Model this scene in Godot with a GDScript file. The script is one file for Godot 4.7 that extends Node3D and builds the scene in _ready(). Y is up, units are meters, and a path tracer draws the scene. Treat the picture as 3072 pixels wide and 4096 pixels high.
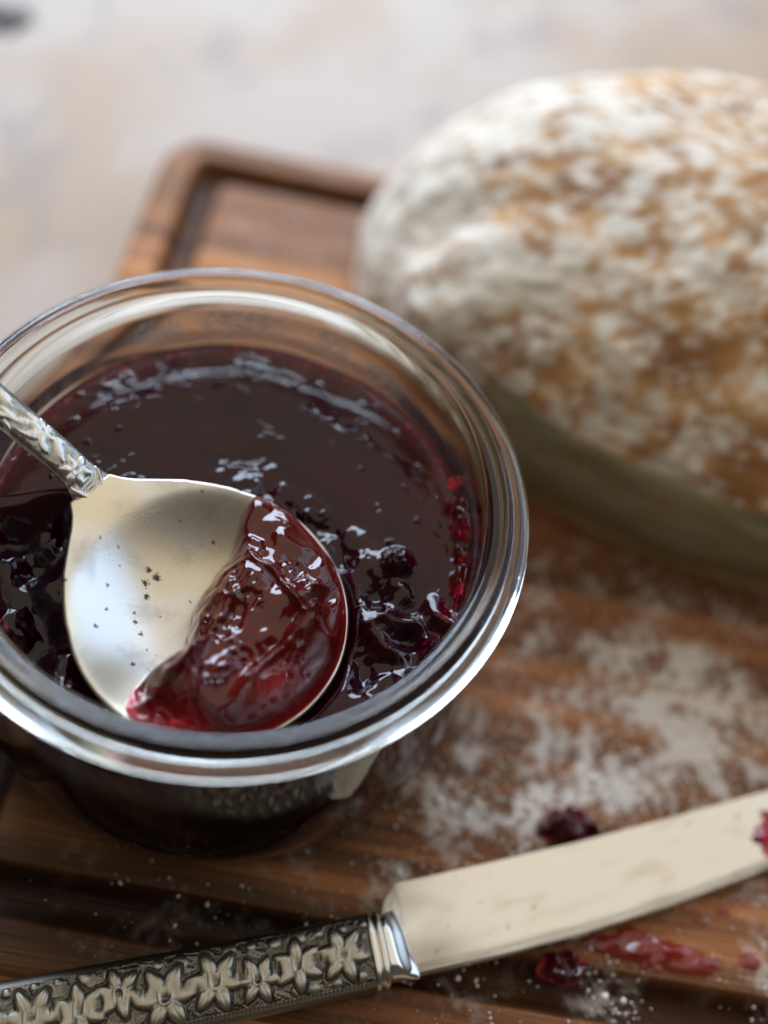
extends Node3D
# All lengths in this script are millimetres; K turns them into metres.
const K := 0.001
const LIP := 61.0                      # top of the jar's rim
const JAM_Y := 45.0                    # level of the jam in the jar
const BOARD_YAW := 0.195
const BOARD_CORNER := Vector2(-20.0, -165.0)
const BOARD_LONG := 350.0
const BOARD_WIDE := 228.0
const BOARD_THICK := 18.0
const BOWL_C := Vector3(-2.9, 46.3, 16.65)
const BOWL_A := Vector2(0.722, 0.692)  # from the handle to the tip of the spoon's bowl
const BOWL_TILT := 0.12
const BOWL_DEPTH := 9.0

var noise_a: FastNoiseLite
var noise_b: FastNoiseLite
var noise_r: FastNoiseLite
var bowl_edge := PackedFloat32Array()
var rng := RandomNumberGenerator.new()
var bubbles: Array[Vector3] = []


func _ready() -> void:
	rng.seed = 7
	# ---- camera
	var cam := Camera3D.new()
	cam.name = "camera"
	add_child(cam)
	var fw := Vector3(0.143174, -0.827899, -0.542296)
	var rt := Vector3(0.989245, 0.136283, 0.053116)
	var up := Vector3(-0.029931, 0.544069, -0.838507)
	cam.transform = Transform3D(Basis(rt, up, -fw), Vector3(0, 201.873, 98.79) * K)
	var lens := CameraAttributesPhysical.new()
	lens.frustum_focal_length = 24.6094
	lens.frustum_focus_distance = 0.1755
	lens.frustum_near = 0.01
	lens.frustum_far = 20.0
	lens.exposure_aperture = 2.75
	cam.attributes = lens
	cam.current = true
	# ---- surroundings: a dim warm room, its pale ceiling and a window
	var env := Environment.new()
	env.background_mode = Environment.BG_COLOR
	env.background_color = Color(0.95, 0.88, 0.80)
	env.background_energy_multiplier = 0.085
	env.tonemap_mode = Environment.TONE_MAPPER_LINEAR
	env.tonemap_exposure = 1.08
	env.sdfgi_enabled = true
	env.ssao_enabled = true
	env.ssil_enabled = true
	var we := WorldEnvironment.new()
	we.name = "surroundings"
	we.environment = env
	add_child(we)
	area("ceiling_light", Vector3(200, 1500, -650), Vector3(200, 0, -650), Vector2(2.8, 2.5), Color(1.0, 0.95, 0.87), 0.25)
	area("window_light", Vector3(-50, 690, -1350), Vector3(0, 0, 0), Vector2(1.2, 0.62), Color(0.84, 0.91, 1.0), 4.6)
	area("side_window_light", Vector3(1500, 750, -500), Vector3(0, 0, 0), Vector2(1.5, 1.1), Color(0.80, 0.89, 1.0), 0.55)
	# ---- setting and things
	noise_a = new_noise(11, 1.0)
	noise_b = new_noise(23, 1.0)
	noise_r = new_noise(31, 1.0)
	noise_r.fractal_type = FastNoiseLite.FRACTAL_RIDGED
	noise_r.fractal_octaves = 3
	for k in 46:
		var a := rng.randf_range(-2.9, 0.5)
		var d := rng.randf_range(26.0, 40.6)
		bubbles.append(Vector3(cos(a) * d, sin(a) * d, rng.randf_range(0.25, 0.6)))
	make_bowl_edge()
	make_table()
	make_board()
	make_loaf()
	make_jar()
	make_jam()
	make_spoon()
	make_scoop()
	make_knife()
	make_spills()
	make_flour()


func area(called: String, from: Vector3, to: Vector3, size: Vector2, color: Color, energy: float) -> void:
	var l := AreaLight3D.new()
	l.name = called
	l.area_size = size
	l.area_normalize_energy = false
	l.light_color = color
	l.light_energy = energy
	l.shadow_enabled = true
	l.area_range = 6.0
	l.area_attenuation = 2.0
	add_child(l)
	var z := (from - to).normalized()
	var x := (Vector3.BACK if absf(z.y) > 0.99 else Vector3.UP).cross(z).normalized()
	l.transform = Transform3D(Basis(x, z.cross(x), z), from * K)


func new_noise(s: int, f: float) -> FastNoiseLite:
	var n := FastNoiseLite.new()
	n.noise_type = FastNoiseLite.TYPE_SIMPLEX_SMOOTH
	n.seed = s
	n.frequency = f
	n.fractal_type = FastNoiseLite.FRACTAL_NONE
	return n


# ---------------------------------------------------------------- mesh helpers
# A grid of (nu+1) x (nv+1) points; f(u, v) gives a point in mm, c(u, v) a colour, t(u, v) a texture place.
func grid(nu: int, nv: int, f: Callable, c = null, t = null) -> Dictionary:
	var v := PackedVector3Array()
	var col := PackedColorArray()
	var uv := PackedVector2Array()
	for i in nu + 1:
		for j in nv + 1:
			var a := float(i) / nu
			var b := float(j) / nv
			v.append(f.call(a, b))
			if c != null:
				col.append(c.call(a, b))
			if t != null:
				uv.append(t.call(a, b))
	var idx := PackedInt32Array()
	for i in nu:
		for j in nv:
			var p := i * (nv + 1) + j
			idx.append_array([p, p + 1, p + nv + 1, p + 1, p + nv + 2, p + nv + 1])
	return {"v": v, "c": col, "t": uv, "i": idx}


func join(a: Dictionary, b: Dictionary) -> Dictionary:
	var n: int = a.v.size()
	var i: PackedInt32Array = a.i
	for k in b.i:
		i.append(k + n)
	return {"v": a.v + b.v, "c": a.c + b.c, "t": a.t + b.t, "i": i}


# Turns the faces so that closed shapes face outwards (or open ones face the way `towards`).
func facing(d: Dictionary, towards := Vector3.ZERO) -> Dictionary:
	var v: PackedVector3Array = d.v
	var i: PackedInt32Array = d.i
	var s := 0.0
	var mid := Vector3.ZERO
	for p in v:
		mid += p / v.size()
	for k in range(0, i.size(), 3):
		var a := v[i[k]] - mid
		var n := (v[i[k + 1]] - mid - a).cross(v[i[k + 2]] - mid - a)
		s += n.dot(a if towards == Vector3.ZERO else towards)
	if s > 0.0:                        # front faces run clockwise
		for k in range(0, i.size(), 3):
			var h := i[k]
			i[k] = i[k + 1]
			i[k + 1] = h
	d.i = i
	return d


func to_mesh(d: Dictionary, base: Vector3, smooth := true) -> ArrayMesh:
	var v: PackedVector3Array = d.v
	var w := PackedVector3Array()
	w.resize(v.size())
	for k in v.size():
		w[k] = (v[k] - base) * K
	var arrays := []
	arrays.resize(Mesh.ARRAY_MAX)
	arrays[Mesh.ARRAY_VERTEX] = w
	arrays[Mesh.ARRAY_INDEX] = d.i
	if d.c.size():
		arrays[Mesh.ARRAY_COLOR] = d.c
	if d.t.size():
		arrays[Mesh.ARRAY_TEX_UV] = d.t
	# normals: the sum of the faces round each place, in mm so that small faces count
	var at := {}
	var id := PackedInt32Array()
	id.resize(v.size())
	for k in v.size():
		var q := Vector3i((v[k] * 2000.0).round())
		if not at.has(q):
			at[q] = at.size()
		id[k] = at[q]
	var sum := PackedVector3Array()
	sum.resize(at.size())
	var i: PackedInt32Array = d.i
	for k in range(0, i.size(), 3):
		var n := (v[i[k + 2]] - v[i[k]]).cross(v[i[k + 1]] - v[i[k]])
		sum[id[i[k]]] += n
		sum[id[i[k + 1]]] += n
		sum[id[i[k + 2]]] += n
	var nor := PackedVector3Array()
	nor.resize(v.size())
	for k in v.size():
		nor[k] = sum[id[k]].normalized()
	if smooth:
		arrays[Mesh.ARRAY_NORMAL] = nor
	var m := ArrayMesh.new()
	m.add_surface_from_arrays(Mesh.PRIMITIVE_TRIANGLES, arrays)
	return m


func put(called: String, d: Dictionary, mat: Material, parent: Node3D = null, base := Vector3.ZERO, smooth := true) -> MeshInstance3D:
	var o := MeshInstance3D.new()
	o.name = called
	o.mesh = to_mesh(d, base, smooth)
	o.mesh.surface_set_material(0, mat)
	if parent == null:
		o.position = base * K
		add_child(o, true)
	else:
		parent.add_child(o, true)
	return o


func tag(o: Node, label: String, category := "", group := "", kind := "") -> void:
	o.set_meta("label", label)
	if category:
		o.set_meta("category", category)
	if group:
		o.set_meta("group", group)
	if kind:
		o.set_meta("kind", kind)


func base_node(called: String, base: Vector3) -> Node3D:
	var o := Node3D.new()
	o.name = called
	o.position = base * K
	add_child(o, true)
	return o


# A closed body over a star-shaped outline: edge(phi) is its radius, top(x, z, q, phi) and under(x, z) its heights.
func mound(cx: float, cz: float, edge: Callable, top: Callable, under: Callable, nq: int, nphi: int, color = null) -> Dictionary:
	var point := func(q: float, p: float) -> Vector2:
		var phi := p * TAU
		return Vector2(cx, cz) + Vector2(cos(phi), sin(phi)) * edge.call(phi) * q
	var up := grid(nq, nphi, func(a: float, b: float) -> Vector3:
		var q := pow(a, 0.8)
		var s: Vector2 = point.call(q, fmod(b, 1.0))
		return Vector3(s.x, under.call(s.x, s.y) if a == 1.0 else top.call(s.x, s.y, q, fmod(b, 1.0) * TAU), s.y),
		color)
	var low := grid(6, nphi, func(a: float, b: float) -> Vector3:
		var s: Vector2 = point.call(1.0 - a, fmod(b, 1.0))
		return Vector3(s.x, under.call(s.x, s.y), s.y),
		null if color == null else func(a: float, b: float) -> Color: return color.call(1.0 - a, b))
	facing(up, Vector3.UP)
	facing(low, Vector3.DOWN)
	return join(up, low)


func sm(a: float, b: float, x: float) -> float:
	return smoothstep(a, b, x)


func line_gap(x: float, z: float, pts: Array) -> float:
	var best := 1e9
	var p := Vector2(x, z)
	for k in pts.size() - 1:
		best = minf(best, p.distance_to(Geometry2D.get_closest_point_to_segment(p, pts[k], pts[k + 1])))
	return best


func paint(color: Color, rough: float, metal := 0.0, vertex := false) -> StandardMaterial3D:
	var m := StandardMaterial3D.new()
	m.albedo_color = color.linear_to_srgb()
	m.roughness = rough
	m.metallic = metal
	m.vertex_color_use_as_albedo = vertex
	return m


func jelly(rough := 0.05, alpha := 0.0) -> StandardMaterial3D:
	var m := paint(Color(1, 1, 1, alpha), rough, 0.0, true)
	m.albedo_color = Color(1, 1, 1, alpha)
	m.refraction_enabled = true
	m.refraction_scale = 0.05
	return m


func as_texture(im: Image) -> ImageTexture:
	return ImageTexture.create_from_image(im)


# Noise stretched along x: made small and widened, as bytes.
func streaks(s: int, f: float, w0: int, w: int, h: int, oct := 4) -> PackedByteArray:
	var n := new_noise(s, f)
	n.fractal_type = FastNoiseLite.FRACTAL_FBM
	n.fractal_octaves = oct
	var im := n.get_image(w0, h, false, false, true)
	im.convert(Image.FORMAT_L8)
	im.resize(w, h, Image.INTERPOLATE_CUBIC)
	return im.get_data()


# ---------------------------------------------------------------- table
func make_table() -> void:
	var w := 1024
	var a := streaks(3, 0.006, w, w, w, 4)
	var b := streaks(4, 0.016, w, w, w, 4)
	var c := streaks(5, 0.008, w, w, w, 2)
	var im := Image.create(w, w, false, Image.FORMAT_RGB8)
	var out := PackedByteArray()
	out.resize(w * w * 3)
	var pale := Color(0.715, 0.655, 0.60)
	var warm := Color(0.68, 0.585, 0.485)
	var grey := Color(0.60, 0.535, 0.50)
	for k in w * w:
		var p := pale.lerp(warm, sm(0.30, 0.75, a[k] / 255.0))
		p = p.lerp(grey, sm(0.56, 0.78, b[k] / 255.0 * 0.6 + c[k] / 255.0 * 0.4) * 0.7)
		out[k * 3] = int(p.r * 255)
		out[k * 3 + 1] = int(p.g * 255)
		out[k * 3 + 2] = int(p.b * 255)
	im.set_data(w, w, false, Image.FORMAT_RGB8, out)
	var m := paint(Color(1, 1, 1), 0.58)
	m.albedo_texture = as_texture(im)
	var y := -BOARD_THICK
	var d := grid(80, 80, func(u: float, v: float) -> Vector3:
		var x := (u - 0.5) * 1600.0
		var z := (v - 0.5) * 1600.0 - 150.0
		return Vector3(x, y - 0.3 + 0.3 * noise_a.get_noise_2d(x * 0.02, z * 0.02), z),
		null, func(u: float, v: float) -> Vector2: return Vector2(u * 3.0 + v * 0.8, v * 2.2)) 
	var o := put("table_surface", facing(d, Vector3.UP), m, null, Vector3(0, y, -150))
	tag(o, "pale mottled cream worktop under the board, out of focus", "table", "", "structure")
	var pts := [[-80.8, -239.3, 9.0]]
	for q in pts:
		var e := func(phi: float) -> float: return q[2] * (1.0 + 0.3 * noise_a.get_noise_2d(cos(phi), sin(phi) + q[0]))
		var s := mound(q[0], q[1], e, func(_x: float, _z: float, t: float, _p: float) -> float: return y - 0.2 + 1.6 * (1.0 - t * t), func(_x: float, _z: float) -> float: return y - 0.7, 8, 32)
		var k := put("table_knot", s, paint(Color(0.05, 0.04, 0.03), 0.7), o, Vector3(0, y, -150))
		k.set_meta("label", "dark knot in the worktop at the far left")


# ---------------------------------------------------------------- board
func board_to_world(a: float, b: float) -> Vector2:
	var e1 := Vector2(cos(BOARD_YAW), sin(BOARD_YAW))
	return BOARD_CORNER + e1 * a + Vector2(-e1.y, e1.x) * b


func flour_at(x: float, z: float) -> float:
	var s := 0.0
	for g in [[100, 15, 9, 1.0], [94, 9, 5, 0.7], [106, 21, 5, 0.8], [74, 32, 9, 0.75], [61, 36, 6, 0.7], [92, 27, 10, 0.55], [53, 23, 10, 0.4], [48, 30, 6, 0.6], [42, 35, 4, 0.7], [70, -10, 9, 0.35], [113, 5, 14, 0.4], [70, 67, 4, 0.45], [71, 72, 4, 0.75], [33, 49, 4, 0.6], [50, 44, 9, 0.4], [80, 14, 16, 0.35], [19, 44, 10, 0.11], [-15, 49, 10, 0.06], [39, 65, 8, 0.25], [5, 58, 14, 0.06], [12, -126, 14, 0.16], [100, 50, 10, 0.3], [75, 0, 13, 0.35], [97, -3, 11, 0.3], [110, 70, 8, 0.6], [118, 40, 12, 0.6]]:
		var r2: float = ((x - g[0]) * (x - g[0]) + (z - g[1]) * (z - g[1])) / (g[2] * g[2])
		if r2 < 9.0:
			s += g[3] * exp(-r2 * 0.5)
	return s


func make_board() -> void:
	var w := 1024
	var h := 2048
	var grain := streaks(41, 0.018, 64, w, h, 5)
	var fine := streaks(42, 0.16, 48, w, h, 3)
	var wave := streaks(43, 0.006, 32, w, h, 2)
	var blot := streaks(44, 0.004, 300, w, h, 4)
	var out := PackedByteArray()
	out.resize(w * h * 3)
	var light := Color(0.65, 0.425, 0.255)
	var mid := Color(0.585, 0.37, 0.215)
	var dark := Color(0.495, 0.31, 0.178)
	var black := Color(0.18, 0.125, 0.08)
	for k in w * h:
		var g := grain[k] / 255.0
		var f := fine[k] / 255.0
		var p := mid.lerp(light, sm(0.45, 0.75, g))
		p = p.lerp(dark, sm(0.52, 0.30, g) * 0.8)
		var u := wave[k] / 255.0
		p = p.lerp(black, sm(0.55, 0.85, u) * 0.25 + sm(0.62, 0.75, absf(sin(g * 19.0)) * f * 1.3) * 0.25)
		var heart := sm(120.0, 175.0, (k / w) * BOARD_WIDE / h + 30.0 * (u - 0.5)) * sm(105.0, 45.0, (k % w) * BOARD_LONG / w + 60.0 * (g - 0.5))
		var bl := blot[k] / 255.0
		p = p.lerp(p * Color(0.62, 0.58, 0.55), sm(0.45, 0.75, bl) * 0.5)
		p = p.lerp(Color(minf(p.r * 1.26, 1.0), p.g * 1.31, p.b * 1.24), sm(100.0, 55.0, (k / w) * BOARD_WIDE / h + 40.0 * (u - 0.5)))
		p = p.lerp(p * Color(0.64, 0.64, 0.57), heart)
		var s := 0.82 + 0.36 * f
		out[k * 3] = mini(255, int(p.r * s * 255))
		out[k * 3 + 1] = mini(255, int(p.g * s * 255))
		out[k * 3 + 2] = mini(255, int(p.b * s * 255))
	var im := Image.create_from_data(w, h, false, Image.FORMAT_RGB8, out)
	# flour dusted over the wood
	var fw := 720
	var fh := 460
	var dust := Image.create(fw, fh, false, Image.FORMAT_RGBA8)
	dust.fill(Color(0.80, 0.78, 0.75, 0.0))
	for j in fh:
		for i in fw:
			var q := board_to_world((i + 0.5) / fw * BOARD_LONG, (j + 0.5) / fh * BOARD_WIDE)
			var s := flour_at(q.x, q.y)
			if s > 0.02:
				var n := 0.5 + 0.36 * noise_a.get_noise_2d(q.x * 0.075, q.y * 0.075) + 0.26 * noise_b.get_noise_2d(q.x * 0.24, q.y * 0.24) + 0.16 * noise_a.get_noise_2d(q.x * 0.6, q.y * 0.6) + 0.12 * noise_a.get_noise_2d(q.x * 1.3, q.y * 1.3)
				dust.set_pixel(i, j, Color(0.89, 0.87, 0.84, clampf(pow(minf(s, 1.3), 0.7) * sm(0.42, 0.95, n + 0.25 * (s - 0.6)) * 0.78, 0.0, 0.85)))
	var m := paint(Color(1, 1, 1), 0.55)
	m.metallic_specular = 0.35
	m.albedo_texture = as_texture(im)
	m.detail_enabled = true
	m.detail_albedo = as_texture(dust)
	m.detail_blend_mode = BaseMaterial3D.BLEND_MODE_MIX
	var bump := Image.create_from_data(w, h, false, Image.FORMAT_L8, fine)
	m.heightmap_enabled = true
	m.heightmap_texture = as_texture(bump)
	m.heightmap_scale = 0.02
	# rings of the outline: [inset, height]
	var prof := [[0.0, -BOARD_THICK + 1.5], [-0.4, -BOARD_THICK + 3.0], [-0.4, -3.0], [0.0, -1.4], [1.2, -0.3], [2.6, 0.0]]
	prof.append([8.4, 0.0])
	for k in 13:
		var t := k / 12.0
		prof.append([9.0 + 9.5 * t, -0.35 - 4.6 * pow(sin(PI * t), 0.7)])
	prof.append_array([[19.2, 0.0], [24.0, 0.0]])
	var n := 240
	var ring := func(inset: float, v: float) -> Vector2:
		var rad := maxf(14.0 - inset, 3.0)
		var lx := BOARD_LONG - 2 * inset - 2 * rad
		var lz := BOARD_WIDE - 2 * inset - 2 * rad
		# even parameter per piece, so that rings match
		var piece := int(v * 8.0) % 8
		var t := v * 8.0 - floorf(v * 8.0)
		var cx := [inset + rad, inset + rad + lx, inset + rad + lx, inset + rad]
		var cz := [inset + rad, inset + rad, inset + rad + lz, inset + rad + lz]
		var k := piece / 2
		if piece % 2 == 0:
			var a := PI + k * PI / 2 + t * PI / 2
			return Vector2(cx[k] + cos(a) * rad, cz[k] + sin(a) * rad)
		var a1 := PI + (k + 1) * PI / 2
		var p1 := Vector2(cx[k] + cos(a1) * rad, cz[k] + sin(a1) * rad)
		var j := (k + 1) % 4
		return p1.lerp(Vector2(cx[j] + cos(a1) * rad, cz[j] + sin(a1) * rad), t)
	var place := func(u: float, v: float) -> Vector3:
		var i := int(round(u * (prof.size() + 1)))
		var b := Vector2(BOARD_LONG, BOARD_WIDE) / 2
		var y := 0.0
		if i == 0:
			y = -BOARD_THICK + 1.5
		elif i == prof.size() + 1:
			y = prof[-1][1]
		else:
			b = ring.call(prof[i - 1][0], fmod(v, 1.0))
			y = prof[i - 1][1]
		var q := board_to_world(b.x, b.y)
		return Vector3(q.x, y, q.y)
	var where := func(u: float, v: float) -> Vector2:
		var i := int(round(u * (prof.size() + 1)))
		var b := Vector2(BOARD_LONG, BOARD_WIDE) / 2
		if i > 0 and i <= prof.size():
			b = ring.call(prof[i - 1][0], fmod(v, 1.0))
		return Vector2(b.x / BOARD_LONG, b.y / BOARD_WIDE)
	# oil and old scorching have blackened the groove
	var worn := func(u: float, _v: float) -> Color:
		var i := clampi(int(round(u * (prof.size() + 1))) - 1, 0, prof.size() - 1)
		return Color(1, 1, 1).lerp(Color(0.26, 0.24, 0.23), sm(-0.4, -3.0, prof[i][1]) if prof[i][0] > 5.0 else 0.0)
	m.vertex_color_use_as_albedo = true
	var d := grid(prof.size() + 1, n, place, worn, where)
	var c := board_to_world(BOARD_LONG / 2, BOARD_WIDE / 2)
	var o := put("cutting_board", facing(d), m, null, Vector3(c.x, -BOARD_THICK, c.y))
	tag(o, "brown wooden cutting board with a groove round its edge, dusted with flour", "cutting board")


# ---------------------------------------------------------------- loaf
func make_loaf() -> void:
	var ax := Vector2(0.914, 0.406)
	var c := Vector2(126, -88)
	var prof := [[0.0, 0.3], [0.90, 0.3], [0.965, 2.0], [0.99, 8.0], [1.0, 16.0], [1.005, 24.0], [1.0, 29.0], [0.98, 31.5], [0.945, 35.0], [0.89, 40.0], [0.78, 46.0], [0.62, 53.0], [0.42, 59.0], [0.2, 62.5], [0.0, 63.5]]
	var out := func(v: float) -> Vector2:
		var a := v * TAU
		var x := signf(cos(a)) * pow(absf(cos(a)), 2.0 / 2.05) * 100.0
		var z := signf(sin(a)) * pow(absf(sin(a)), 2.0 / 2.05) * 72.0
		return Vector2(x, z)
	var spot := func(u: float, v: float) -> Vector3:
		var s := u * (prof.size() - 1)
		var k := mini(int(s), prof.size() - 2)
		var t := s - k
		var p0 = prof[maxi(k - 1, 0)]
		var p3 = prof[mini(k + 2, prof.size() - 1)]
		var f := cubic_interpolate(prof[k][0], prof[k + 1][0], p0[0], p3[0], t)
		var y := cubic_interpolate(prof[k][1], prof[k + 1][1], p0[1], p3[1], t)
		var o: Vector2 = out.call(fmod(v, 1.0))
		# only the near side is straight; elsewhere the loaf rounds down to the board
		var flat := sm(0.45, 0.75, o.y / 72.0)
		f *= lerpf(1.0 - 0.13 * sm(6.0, 34.0, y) * sm(61.0, 40.0, y), 1.0, flat)
		var q := o * f
		return Vector3(q.x, y, q.y)
	var along := func(p: Vector3) -> Vector3:
		return Vector3(c.x + p.x * ax.x - p.z * ax.y, p.y, c.y + p.x * ax.y + p.z * ax.x)
	var rough := func(p: Vector3) -> float:
		return 1.1 * noise_a.get_noise_3d(p.x * 0.025, p.y * 0.03, p.z * 0.03) + 0.55 * noise_b.get_noise_3d(p.x * 0.07, p.y * 0.07, p.z * 0.07) - 0.6 * sm(0.5, 0.9, noise_r.get_noise_3d(p.x * 0.012, p.y * 0.02, p.z * 0.016)) + 0.8 * noise_r.get_noise_3d(p.x * 0.02, p.y * 0.03, p.z * 0.03) + 0.25 * noise_b.get_noise_3d(p.x * 0.2, p.y * 0.2, p.z * 0.2)
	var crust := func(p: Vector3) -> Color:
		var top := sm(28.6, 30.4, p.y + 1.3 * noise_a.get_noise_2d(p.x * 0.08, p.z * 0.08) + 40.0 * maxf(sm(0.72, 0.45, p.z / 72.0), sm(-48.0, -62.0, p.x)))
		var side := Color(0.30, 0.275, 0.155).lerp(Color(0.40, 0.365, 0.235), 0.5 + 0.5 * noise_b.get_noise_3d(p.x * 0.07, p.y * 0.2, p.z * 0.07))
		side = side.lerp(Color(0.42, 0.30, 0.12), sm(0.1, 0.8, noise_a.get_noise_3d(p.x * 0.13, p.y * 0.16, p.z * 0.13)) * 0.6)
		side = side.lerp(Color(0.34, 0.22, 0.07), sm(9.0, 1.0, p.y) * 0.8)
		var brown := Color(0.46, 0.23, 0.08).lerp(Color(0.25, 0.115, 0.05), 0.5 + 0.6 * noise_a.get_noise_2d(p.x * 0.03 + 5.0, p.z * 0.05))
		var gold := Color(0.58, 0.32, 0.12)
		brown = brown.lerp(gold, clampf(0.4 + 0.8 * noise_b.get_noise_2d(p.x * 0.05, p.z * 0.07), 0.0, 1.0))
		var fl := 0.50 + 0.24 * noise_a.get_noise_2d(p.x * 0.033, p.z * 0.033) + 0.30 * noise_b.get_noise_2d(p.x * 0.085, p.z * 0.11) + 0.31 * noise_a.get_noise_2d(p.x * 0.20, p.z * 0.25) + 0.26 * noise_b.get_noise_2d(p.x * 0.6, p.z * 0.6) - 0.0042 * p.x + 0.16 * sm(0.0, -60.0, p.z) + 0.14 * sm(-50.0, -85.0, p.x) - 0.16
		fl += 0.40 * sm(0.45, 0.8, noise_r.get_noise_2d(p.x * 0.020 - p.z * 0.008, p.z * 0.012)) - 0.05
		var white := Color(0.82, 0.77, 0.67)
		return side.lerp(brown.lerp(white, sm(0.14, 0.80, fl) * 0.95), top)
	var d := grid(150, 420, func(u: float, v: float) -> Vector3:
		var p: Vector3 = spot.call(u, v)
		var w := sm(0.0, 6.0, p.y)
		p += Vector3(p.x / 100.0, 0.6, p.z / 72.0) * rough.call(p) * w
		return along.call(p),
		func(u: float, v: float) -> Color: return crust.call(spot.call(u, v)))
	var m := paint(Color(1, 1, 1), 0.9, 0.0, true)
	var o := put("bread_loaf", facing(d), m, null, Vector3(c.x, 0, c.y))
	tag(o, "large round crusty bread loaf dusted with white flour, behind the jar", "bread")


# ---------------------------------------------------------------- jar
const RIM := [[46.4, 46.5], [46.26, 50.8], [46.0, 54.0], [49.06, 54.29], [50.0, 57.0], [50.0, 57.78], [48.5, 58.8], [46.92, 58.56], [46.12, 59.99], [45.52, 59.99], [45.0, 58.71], [43.68, 58.71], [42.7, 57.66], [42.4, 55.66]]


func inner_wall(y: float) -> float:
	if y > 45.0:
		return 41.6 + 0.8 * sm(45.0, 54.0, y)
	if y > 28.0:
		return lerpf(46.3, 41.6, pow((y - 28.0) / 17.0, 2.2))
	if y > 12.0:
		return lerpf(47.0, 46.3, sm(12.0, 28.0, y))
	return 47.0 - 6.5 * (1.0 - sqrt(maxf(0.0, 1.0 - pow((12.0 - y) / 9.6, 2.0))))


func make_jar() -> void:
	var prof := PackedVector2Array()
	for q in [[0.0, 1.2], [20, 1.2], [34, 0.9], [36, 0.25], [38, 0.1], [40.2, 0.5], [43.2, 2.0], [45.8, 4.6], [47.6, 7.8], [48.7, 12], [49.0, 17], [48.7, 23], [48.1, 30], [47.4, 37], [46.8, 43]]:
		prof.append(Vector2(q[0], q[1]))
	var fine := PackedVector2Array()
	for k in prof.size() - 1:
		for s in 3:
			fine.append(prof[k].cubic_interpolate(prof[k + 1], prof[maxi(k - 1, 0)], prof[mini(k + 2, prof.size() - 1)], s / 3.0))
	# the rim: flange, groove and inner lip, with its corners rounded off
	var rim := PackedVector2Array()
	for q in RIM:
		rim.append(Vector2(q[0], q[1]))
	for pass_ in 3:
		var cut := PackedVector2Array([rim[0]])
		for k in rim.size() - 1:
			cut.append(rim[k].lerp(rim[k + 1], 0.25))
			cut.append(rim[k].lerp(rim[k + 1], 0.75))
		cut.append(rim[-1])
		rim = cut
	fine.append_array(rim)
	var y := 54.0
	while y > 2.7:
		fine.append(Vector2(inner_wall(y), y))
		y -= 1.5 if y > 13.0 else 0.4
	for q in [[38.5, 2.45], [35.0, 2.5], [16.0, 2.9], [0.0, 3.0]]:
		fine.append(Vector2(q[0], q[1]))
	var d := grid(fine.size() - 1, 224, func(u: float, v: float) -> Vector3:
		var p := fine[int(round(u * (fine.size() - 1)))]
		var a := fmod(v, 1.0) * TAU
		var wob := 1.0 + 0.0016 * noise_a.get_noise_3d(cos(a) * 1.3, sin(a) * 1.3, p.y * 0.06)
		return Vector3(cos(a) * p.x * wob, p.y + 0.12 * noise_b.get_noise_2d(cos(a) * 1.2, sin(a) * 1.2) * sm(40, 55, p.y), sin(a) * p.x * wob), null,
		func(u: float, v: float) -> Vector2: return Vector2(v * 3.0, u * 1.5))
	var m := paint(Color(1, 1, 1), 0.0)
	m.albedo_color = Color(0.985, 1.0, 0.985, 0.0)
	m.refraction_enabled = true
	m.refraction_scale = 0.05
	m.roughness = 0.3
	var n0 := new_noise(61, 0.016)
	n0.fractal_type = FastNoiseLite.FRACTAL_FBM
	n0.fractal_octaves = 5
	var sheet := n0.get_image(512, 512, false, false, true)
	sheet.convert(Image.FORMAT_L8)
	var bytes := sheet.get_data()
	for k in bytes.size():
		bytes[k] = int(255.0 * (0.55 * sm(0.60, 0.85, bytes[k] / 255.0)))
	m.roughness_texture = as_texture(Image.create_from_data(512, 512, false, Image.FORMAT_L8, bytes))
	var jar := base_node("jam_jar", Vector3.ZERO)
	tag(jar, "round clear glass jar with a thick flanged rim, standing on the board full of jam", "jar")
	put("glass_body", facing(d), m, jar)
	# dried smears on the inside of the glass above the jam
	var film := paint(Color(0.86, 0.85, 0.84), 0.6, 0.0, true)
	film.transparency = BaseMaterial3D.TRANSPARENCY_ALPHA
	for s in [[-1.55, 0.22, 48.5, 55.0, 1.0], [-1.93, 0.12, 47.0, 54.0, 1.0], [-1.12, 0.10, 47.5, 54.5, 0.9], [-0.83, 0.12, 46.0, 53.0, 0.6]]:
		var at := func(u: float, v: float) -> Vector3:
			var a: float = s[0] + (u - 0.5) * 2.0 * s[1]
			var yy: float = lerpf(s[2], s[3], v)
			var r := inner_wall(yy) - 0.12
			return Vector3(cos(a) * r, yy, sin(a) * r)
		var shade := func(u: float, v: float) -> Color:
			var e := (1.0 - pow(absf(u * 2 - 1), 3.0)) * (1.0 - pow(absf(v * 2 - 1), 3.0))
			var n := 0.45 + 0.5 * noise_a.get_noise_2d(u * 6 + s[0] * 9, v * 4) + 0.35 * noise_b.get_noise_2d(u * 22 + s[0] * 9, v * 14)
			return Color(1, 1, 1, clampf(e * sm(0.15, 0.75, n) * s[4], 0.0, 0.8))
		put("dried_smear", facing(grid(60, 24, at, shade), Vector3(-cos(s[0]), 0, -sin(s[0]))), film, jar)


# ---------------------------------------------------------------- jam in the jar
const TORN := [Vector2(5, -6), Vector2(12, -3), Vector2(18, 4), Vector2(23, 12), Vector2(25, 21), Vector2(22, 29)]
const RIDGE := [Vector2(-3, -30), Vector2(8, -28), Vector2(17, -24), Vector2(25, -18.5), Vector2(32, -12), Vector2(35.5, -5), Vector2(36.5, 3), Vector2(36, 10)]


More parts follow.
